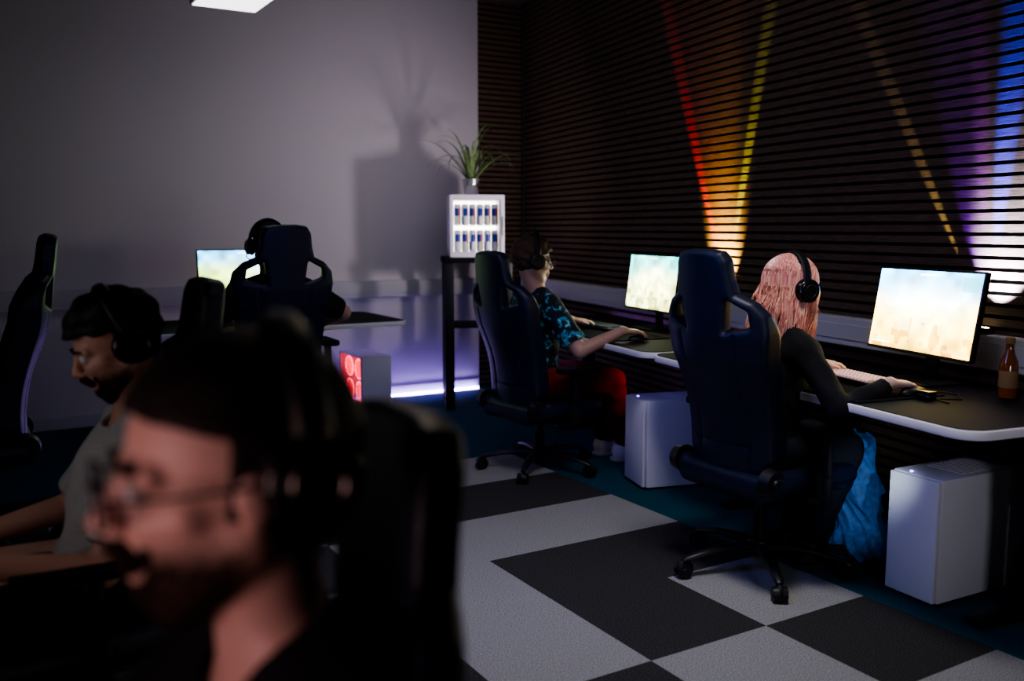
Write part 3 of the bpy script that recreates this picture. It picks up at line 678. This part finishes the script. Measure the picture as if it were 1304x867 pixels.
def monitor(label, loc, rz, tilt, kind, Wd=.53, Hh=.30, zc=1.02):
    t = thing('monitor', label, 'monitor', loc, rz, 'computer monitors')
    TM = Matrix.Translation((0, 0, zc)) @ Matrix.Rotation(R(tilt), 4, 'Y')
    bm = bmesh.new(); box(bm, (.008, 0, 0), (.024, Wd+.016, Hh+.018), .006); box(bm, (.03, 0, -.01), (.035, Wd*.6, Hh*.6), .012); box(bm, (-.003, 0, -Hh/2-.006), (.012, Wd+.014, .012), .003)
    obj('housing', bm, M['plastic'], t, True, TM.copy())
    nx, ny = 144, 81; xs = np.linspace(Wd/2, -Wd/2, nx+1); zs = np.linspace(-Hh/2, Hh/2, ny+1)
    V = [(-.0052, y, z) for z in zs for y in xs]; Fc = [(j*(nx+1)+i, j*(nx+1)+i+1, (j+1)*(nx+1)+i+1, (j+1)*(nx+1)+i) for j in range(ny) for i in range(nx)]
    me = bpy.data.meshes.new('screen'); me.from_pydata(V, [], Fc); at = me.color_attributes.new('Col', 'FLOAT_COLOR', 'CORNER')
    cl = screen_colors(kind, nx, ny).reshape(-1, 3); cl = np.concatenate([cl, np.ones((len(cl), 1))], 1); at.data.foreach_set('color', np.repeat(cl, 4, 0).ravel().astype(np.float32))
    link_mesh('screen', me, SCR[kind], t, False, TM.copy())
    bm = bmesh.new(); box(bm, (.055, 0, zc/2+.37-.02), (.022, .06, zc-.77+.02), .005); obj('stand_neck', bm, M['darkmetal'], t, True)
    bm = bmesh.new(); prism(bm, rrect(-.08, .12, -.12, .12, .04), .743, .753, .003); obj('stand_base', bm, M['darkmetal'], t, True)
monitor('bright sandy-yellow monitor beside the amber bottle', RW(-.03, .235), rz+R(-5), 9, 1, .55, .315)
monitor('pale teal monitor on the desk of the person in floral shirt', RW(2.05, .225), rz, 7, 2, .55, .315)
monitor('monitor with green game scene before the white back wall', (1.64, 6.12, 0), R(90), 5, 3, .60, .335, 1.03)

# ------------------------------------------------------------------ computers
def pc(label, loc, rz, Wd=.21, D=.42, H=.45, legs=.012):
    t = thing('computer_case', label, 'computer', loc, rz, 'white computer cases')
    bm = bmesh.new(); box(bm, (.01, 0, legs+H/2), (D-.02, Wd, H), .005); obj('case_body', bm, M['white'], t, True)
    bm = bmesh.new(); box(bm, (-D/2+.006, 0, legs+H/2), (.018, Wd-.004, H-.006), .006); obj('front_panel', bm, M['whiteplastic'], t, True)
    bm = bmesh.new(); prism(bm, rrect(-.05, .18, -.075, .075, .01), legs+H+.0005, legs+H+.003)
    for i in range(8): box(bm, (-.03+i*.026, 0, legs+H+.004), (.006, .14, .003))
    obj('top_vent', bm, M['white'], t)
    bm = bmesh.new(); cyl(bm, (-.175, .04, legs+H), (-.175, .04, legs+H+.004), .006); obj('power_button', bm, M['ledviolet'], t)
    for sx in (-1, 1):
        for sy in (-1, 1):
            bm = bmesh.new(); cyl(bm, (sx*.16, sy*.08, 0), (sx*.16, sy*.08, legs+.002), .014); obj('foot', bm, M['plastic'], t, True)
    return t
pc('white computer case nearest the camera under the bottle desk', (3.11, 2.02, .001), R(-3))
pc('white computer case on the floor between the two right-hand chairs', (3.20, 3.69, .001), R(-16), Wd=.25)
t = thing('computer_case', 'white computer case with red glowing fans beside the rear desk', 'computer', (2.40, 5.98, .14), R(90), 'white computer cases')
bm = bmesh.new(); H = .34; D = .42; Wd = .21
box(bm, (0, 0, .004), (D, Wd, .008)); box(bm, (0, 0, H-.004), (D, Wd, .008)); box(bm, (0, -Wd/2+.004, H/2), (D, .008, H)); box(bm, (D/2-.004, 0, H/2), (.008, Wd, H)); box(bm, (-D/2+.012, Wd/2-.004, H/2), (.024, .008, H)); box(bm, (D/2-.01, Wd/2-.004, H/2), (.02, .008, H))
obj('case_body', bm, M['white'], t)
bm = bmesh.new(); box(bm, (-D/2-.004, 0, H/2), (.012, Wd, H), .004); obj('front_panel', bm, M['whiteplastic'], t, True)
bm = bmesh.new(); box(bm, (.005, Wd/2-.003, H/2), (D-.05, .003, H-.02)); obj('glass_side_panel', bm, M['tint'], t)
for i in range(2):
    for j in range(2):
        bm = bmesh.new(); c_ = (-.085+i*.18, Wd/2-.03, .09+j*.158); torus(bm, c_, (0, 1, 0), .066, .005, 36, 8)
        f_ = obj('fan', bm, M['ledred'], t, True)
        bm = bmesh.new(); cyl(bm, Vector(c_)-Vector((0, .008, 0)), Vector(c_)+Vector((0, .002, 0)), .018)
        for a in range(9):
            q = Vector((math.cos(a*.7), 0, math.sin(a*.7))); tube(bm, [Vector(c_)+q*.01, Vector(c_)+q*.056], [.006, .016], 6, .3)
        obj('fan_rotor', bm, M['fanblade'], f_, True)
bm = bmesh.new(); cyl(bm, (-.15, 0, -.139), (-.15, 0, 0), .02); cyl(bm, (.15, 0, -.139), (.15, 0, 0), .02); box(bm, (0, 0, -.006), (.4, .2, .01)); obj('stand', bm, M['plastic'], t)

# ------------------------------------------------------------------ tall table, fridge, cans, plant
FR = R(-24)
t = thing('bar_table', 'tall dark narrow table carrying the small lit fridge', 'table', (3.37, 6.13, 0), FR)
bm = bmesh.new(); prism(bm, rrect(-.26, .26, -.21, .21, .02), 1.09, 1.13, .004); obj('tabletop', bm, M['desktop'], t, True)
for sx in (-1, 1):
    for sy in (-1, 1):
        bm = bmesh.new(); box(bm, (sx*.215, sy*.17, .545), (.07, .06, 1.09), .004); obj('leg', bm, M['darkmetal'], t, True)
bm = bmesh.new(); box(bm, (0, 0, .62), (.42, .34, .025), .004); obj('shelf', bm, M['desktop'], t)
FX, FY, FZ = 3.36, 6.13, 1.131; FW, FD, FH = .40, .36, .45
t = thing('mini_fridge', 'small white glass-door fridge full of lit cans on the tall table', 'fridge', (FX, FY, FZ), FR)
bm = bmesh.new()
box(bm, (-FW/2+.015, 0, FH/2), (.03, FD, FH), .006); box(bm, (FW/2-.015, 0, FH/2), (.03, FD, FH), .006); box(bm, (0, 0, .02), (FW-.05, FD, .04)); box(bm, (0, 0, FH-.018), (FW-.05, FD, .036)); box(bm, (0, FD/2-.015, FH/2), (FW-.05, .03, FH-.06))
obj('body', bm, M['white'], t, True)
bm = bmesh.new(); box(bm, (0, FD/2-.034, FH/2), (FW-.06, .006, FH-.08)); obj('backlight', bm, M['fridgelight'], t)
bm = bmesh.new(); box(bm, (0, 0.02, FH/2), (FW-.062, FD-.1, .008)); obj('shelf', bm, M['clear'], t)
bm = bmesh.new(); y = -FD/2-.012
box(bm, (-FW/2+.014, y, FH/2), (.028, .022, FH), .004); box(bm, (FW/2-.014, y, FH/2), (.028, .022, FH), .004); box(bm, (0, y, .018), (FW-.05, .022, .036)); box(bm, (0, y, FH-.015), (FW-.05, .022, .03))
d_ = obj('door', bm, M['white'], t, True)
bm = bmesh.new(); box(bm, (0, y, FH/2), (FW-.05, .004, FH-.06)); obj('door_glass', bm, M['clear'], d_)
bm = bmesh.new(); box(bm, (FW/2-.014, y-.02, FH/2), (.012, .012, .14), .004); obj('door_handle', bm, M['metal'], d_)
fm = Matrix.Translation((FX, FY, FZ)) @ Matrix.Rotation(FR, 4, 'Z')
def can():
    bm = bmesh.new(); seg = 24; prof = [(.019, 0), (.0255, .006), (.0265, .012), (.0265, .07), (.0265, .125), (.0265, .142), (.022, .152), (.0225, .156)]
    rings = [[bm.verts.new((r*math.cos(2*math.pi*k/seg), r*math.sin(2*math.pi*k/seg), z)) for k in range(seg)] for r, z in prof]
    for ri, (a, b) in enumerate(zip(rings, rings[1:])):
        for k in range(seg):
            f = bm.faces.new((a[k], a[(k+1) % seg], b[(k+1) % seg], b[k])); q = (k//6) % 2
            if ri in (2, 3): f.material_index = 1 if (q == (ri == 2)) else 0
            if ri == 3 and k % 12 in (5, 6): f.material_index = 2
            if ri == 2 and k % 12 in (5, 6): f.material_index = 3
    bm.faces.new(rings[0][::-1]); bm.faces.new(rings[-1])
    return obj('drink_can', bm, [M['can'], M['canblue'], M['canred'], M['canyellow']], None, True)
c0 = can(); first = True
for row, zz in enumerate((.041, FH/2+.0045)):
    for i in range(6):
        o = c0 if first else c0.copy()
        if not first: C.objects.link(o)
        first = False; p = fm @ Vector((-.137+i*.055, -.10, zz)); o.location = p; o.rotation_euler = (0, 0, random.random()*1.2+R(180))
        tag(o, ['slim blue and silver can on the lower fridge shelf', 'slim blue and silver can on the upper fridge shelf'][row], 'can', ['cans on the lower fridge shelf', 'cans on the upper fridge shelf'][row])
PX, PY, PZ = FX-.02, FY+.02, FZ+FH+.001
t = thing('spider_plant', 'spider plant in a small pot on top of the fridge', 'plant', (PX, PY, PZ))
bm = bmesh.new(); lathe(bm, [(.04, 0), (.05, .01), (.062, .10), (.066, .12), (.06, .122), (.055, .105)]); obj('pot', bm, M['pot'], t, True)
bm = bmesh.new(); cyl(bm, (0, 0, .095), (0, 0, .108), .055); obj('soil', bm, M['soil'], t)
bm = bmesh.new()
for i in range(26):
    a = i*2.39996+random.random()*.4; el = R(random.uniform(40, 86)); L = random.uniform(.36, .56); p = Vector((.012*math.cos(a), .012*math.sin(a), .10)); pts = [p.copy()]
    drop = random.uniform(8, 25)
    for k in range(12):
        p = p+Vector((math.cos(el)*math.cos(a), math.cos(el)*math.sin(a), math.sin(el)))*(L/12); pts.append(p.copy()); el -= R(drop)*(k/8)**1.2
    side = Vector((-math.sin(a), math.cos(a), 0)); prev = None
    for k, p in enumerate(pts):
        wd = .010*(1-(k/12)**2)+.0008; v = [bm.verts.new(p-side*wd), bm.verts.new(p+Vector((0, 0, -.002))), bm.verts.new(p+side*wd)]
        if prev:
            bm.faces.new((prev[0], prev[1], v[1], v[0])); bm.faces.new((prev[1], prev[2], v[2], v[1]))
        prev = v
obj('foliage', bm, M['leaf'], t, True)

# ------------------------------------------------------------------ bottle, bag, small things
t = thing('glass_bottle', 'amber glass drink bottle at the right end of the front desk', 'bottle', (3.17, 1.87, .7425))
bm = bmesh.new(); lathe(bm, [(.024, 0), (.03, .004), (.031, .02), (.031, .115), (.028, .135), (.0155, .165), (.013, .2), (.0145, .203), (.0145, .21), (.013, .212)]); obj('glass', bm, M['amber'], t, True)
bm = bmesh.new(); lathe(bm, [(.0312, .04), (.0315, .042), (.0315, .098), (.0312, .1)]); obj('label', bm, M['paper'], t, True)
bm = bmesh.new(); lathe(bm, [(.0142, .195), (.0158, .2), (.0158, .216), (.013, .219)]); obj('cap', bm, M['paper'], t, True)
t = thing('bag', 'crumpled blue bag on the floor left of the nearest white computer case', 'bag', (3.14, 2.46, 0), R(-35))
F = Field((-.26, -.28, -.02), (.26, .28, .58), .005)
F.ell((0, .02, .07), (.17, .21, .09), None, .05); F.ell((.0, 0, .21), (.10, .12, .16), None, .06); F.cap((0, -.02, .30), (.01, -.035, .45), .075, .05, .05)
F.ell((.0, -.03, .48), (.055, .07, .03), None, .02)
X, Y, Z = F.xyz()   # sharp creases of a crumpled bag
F.F = F.F+(.014*np.abs(np.sin(27*X+17*Z+1.3*np.sin(23*Y)))+.012*np.abs(np.sin(37*Y-19*Z+1.1*np.sin(25*X)))+.006*np.abs(np.sin(61*X-43*Y+51*Z))-.014).astype(np.float32)
F.plane((0, 0, .004), (0, 0, -1)); fobj('bag_body', F, M['bluecloth'], t)
bm = bmesh.new(); tube(bm, [(.0, -.06, .45), (-.02, -.08, .50), (-.03, -.03, .53), (-.01, .03, .51), (.0, .0, .45)], .006, 8); obj('handle', bm, M['bluecloth'], t, True)
bm = bmesh.new(); tube(bm, [RW(-.12, .34, .746), RW(-.2, .36, .746), RW(-.3, .33, .746), RW(-.38, .4, .746), RW(-.34, .48, .746), RW(-.42, .5, .746)], .003, 6)
tag(obj('usb_cable', bm, M['plastic'], None, True), 'thin black cable lying on the desk right of the bright monitor', 'cable')
t = thing('earbud_case', 'small dark rounded case left of the amber bottle', 'case', RW(-.32, .5, .7425), rz)
bm = bmesh.new(); box(bm, (0, 0, .011), (.045, .06, .022), .009, seg=3); obj('case_base', bm, M['gloss'], t, True)
bm = bmesh.new(); box(bm, (0, 0, .026), (.045, .06, .012), .0055, seg=3); obj('case_lid', bm, M['gloss'], t, True)
def uplight(label, s):
    t = thing('led_uplight', label, 'lamp', RW(s, .035, .9355), rz, 'LED uplights')
    bm = bmesh.new(); box(bm, (0, 0, .012), (.05, .1, .024), .006); obj('housing', bm, M['plastic'], t, True)
    for k in (-1, 0, 1):
        bm = bmesh.new(); cyl(bm, (0, k*.028, .024), (0, k*.028, .027), .009); obj('lens', bm, M['lens'], t)
uplight('small black uplight throwing the red and yellow beams', 1.62); uplight('small black uplight behind the bright monitor, throwing blue and violet beams', -.12)
bm = bmesh.new(); box(bm, (2.50, 6.755, .010), (2.45, .02, .018)); tag(obj('led_strip', bm, M['led']), 'glowing white-violet light strip on the floor along the white wall', 'light strip')
bm = bmesh.new(); box(bm, RW(2.07, .05, .728), (.008, 1.8, .010), rot=rotw); tag(obj('led_strip', bm, M['ledviolet']), 'violet light strip behind the desk of the person in floral shirt', 'light strip')
t = thing('pendant_panel_light', 'flat white lamp panel hanging at the top left', 'lamp', (1.43, 5.32, 2.6))
bm = bmesh.new(); box(bm, (0, 0, .018), (.38, .60, .03), .004); obj('frame', bm, M['whiteplastic'], t, True)
bm = bmesh.new(); box(bm, (0, 0, .0), (.355, .575, .006)); obj('diffuser', bm, M['panel'], t)
for sx in (-1, 1):
    for sy in (-1, 1):
        bm = bmesh.new(); cyl(bm, (sx*.17, sy*.26, .033), (sx*.17, sy*.26, .60), .002, .002, 6); obj('wire', bm, M['metal'], t)

# ------------------------------------------------------------------ lights
def lamp(kind, loc, target, energy, col, size=.3, size2=None, spot=None, blend=.4, name='lamp'):
    l = bpy.data.lights.new(name, kind); l.energy = energy; l.color = col
    if kind == 'AREA':
        l.size = size
        if size2: l.shape = 'RECTANGLE'; l.size_y = size2
    else: l.shadow_soft_size = size
    if kind == 'SPOT': l.spot_size = R(spot); l.spot_blend = blend
    o = bpy.data.objects.new(name, l); C.objects.link(o); o.location = loc
    if target is not None: o.rotation_euler = (Vector(target)-Vector(loc)).to_track_quat('-Z', 'Y').to_euler()
    return o
def beam(s0, z0, ang, half, col, e, tilt=6, d0=.05, blend=.9):
    a = R(ang); d = T*math.sin(a)-N*math.sin(R(tilt)); p = RW(s0, d0, z0)
    lamp('SPOT', p, (p[0]+d.x, p[1]+d.y, p[2]+math.cos(a)), e, col, .004, spot=half*2, blend=blend, name='beam')
beam(1.62, .965, 22, 3.5, (1, .025, .008), 1900, 3.2, .03, .9); beam(1.62, .965, 14, 8, (1, .18, .01), 300, 6, .05, 1); beam(1.62, .965, 2, 9, (1, .36, .02), 250, 6, .05, 1); beam(1.62, .965, -12, 3.4, (.75, .90, .04), 1300, 3.2, .03, .9)
beam(1.62, .97, 4, 34, (1, .68, .12), 560, 46, .12, 1)
beam(-.12, .965, 30, 2.3, (1, .85, .30), 420, 1.8, .022, .9); beam(-.12, .965, 13, 9, (.20, .015, 1), 260, 6, .05, 1); beam(-.13, .965, -2, 5, (.003, .02, 1), 3200, 5, .05, .9); beam(-.12, .965, 6, 4, (.32, .015, 1), 480, 5, .05, 1); beam(-.14, .965, -38, 3, (1, .9, .75), 600, 2.5, .02, .8)
beam(-.16, 1.0, -5, 32, (.62, .68, 1), 480, 46, .13, 1)
lamp('SPOT', (3.67, 5.0, 1.20), (3.0, 6.8, 1.6), 33, (1, .86, .92), .06, spot=106, blend=1.0)
lamp('AREA', (2.9, 5.3, 2.2), (2.8, 6.8, 1.5), 4.6, (.95, .84, .98), .8)  # unseen fill light added to soften the fridge shadow on the back wall
lamp('SPOT', (1.9, 1.9, 3.1), (2.1, 2.9, 0), 180, (1, .96, .93), .35, spot=82, blend=1.0)
lamp('AREA', (1.6, 3.4, 2.9), (3.9, 3.9, 1.8), 4.5, (1, .86, .76), .8)  # unseen warm light added to lift the dark slat wall
lamp('AREA', (-.52, .60, 1.05), (.16, .83, 1.1), 2.7, (1, .60, .60), .40)
lamp('AREA', (.75, 1.5, 1.75), (.2, .95, 1.15), 1.2, (1, .82, .66), .15)  # unseen small light added for glints on the foreground headset
lamp('AREA', (-.5, 2.3, 1.15), (.3, 2.5, 1.0), 1.0, (.95, .88, .88), .4)
lamp('AREA', RW(2.07, .05, .70), RW(2.07, .1, .0), 5, (.3, .2, 1), .03, 1.6)
lamp('SPOT', (3.32, 3.80, .64), (3.16, 4.12, .45), 5, (1, .10, .10), .03, spot=50, blend=1)
lamp('AREA', RW(2.05, .42, 1.05), (2.8, 4.2, 1.0), 1.6, (.9, .95, 1), .3)
lamp('AREA', (2.8, 6.45, .10), (2.8, 6.7, .0), 2.0, (.30, .14, 1), 1.6, .05)
lamp('AREA', (1.0, 2.6, 1.7), (2.9, 3.4, .7), 9.5, (.20, .26, 1), .7)
lamp('AREA', (1.7, .2, .9), (3.2, 2.0, .3), 5.5, (.88, .88, 1), .4)  # unseen fill beside the camera, added to brighten the near computer case
lamp('SPOT', (2.62, 1.9, .56), (3.13, 2.47, .3), 8, (.75, .88, 1), .06, spot=50, blend=1)  # unseen spot added to brighten the blue bag under the desk
bpy.context.scene.view_settings.look = 'AgX - Medium High Contrast'
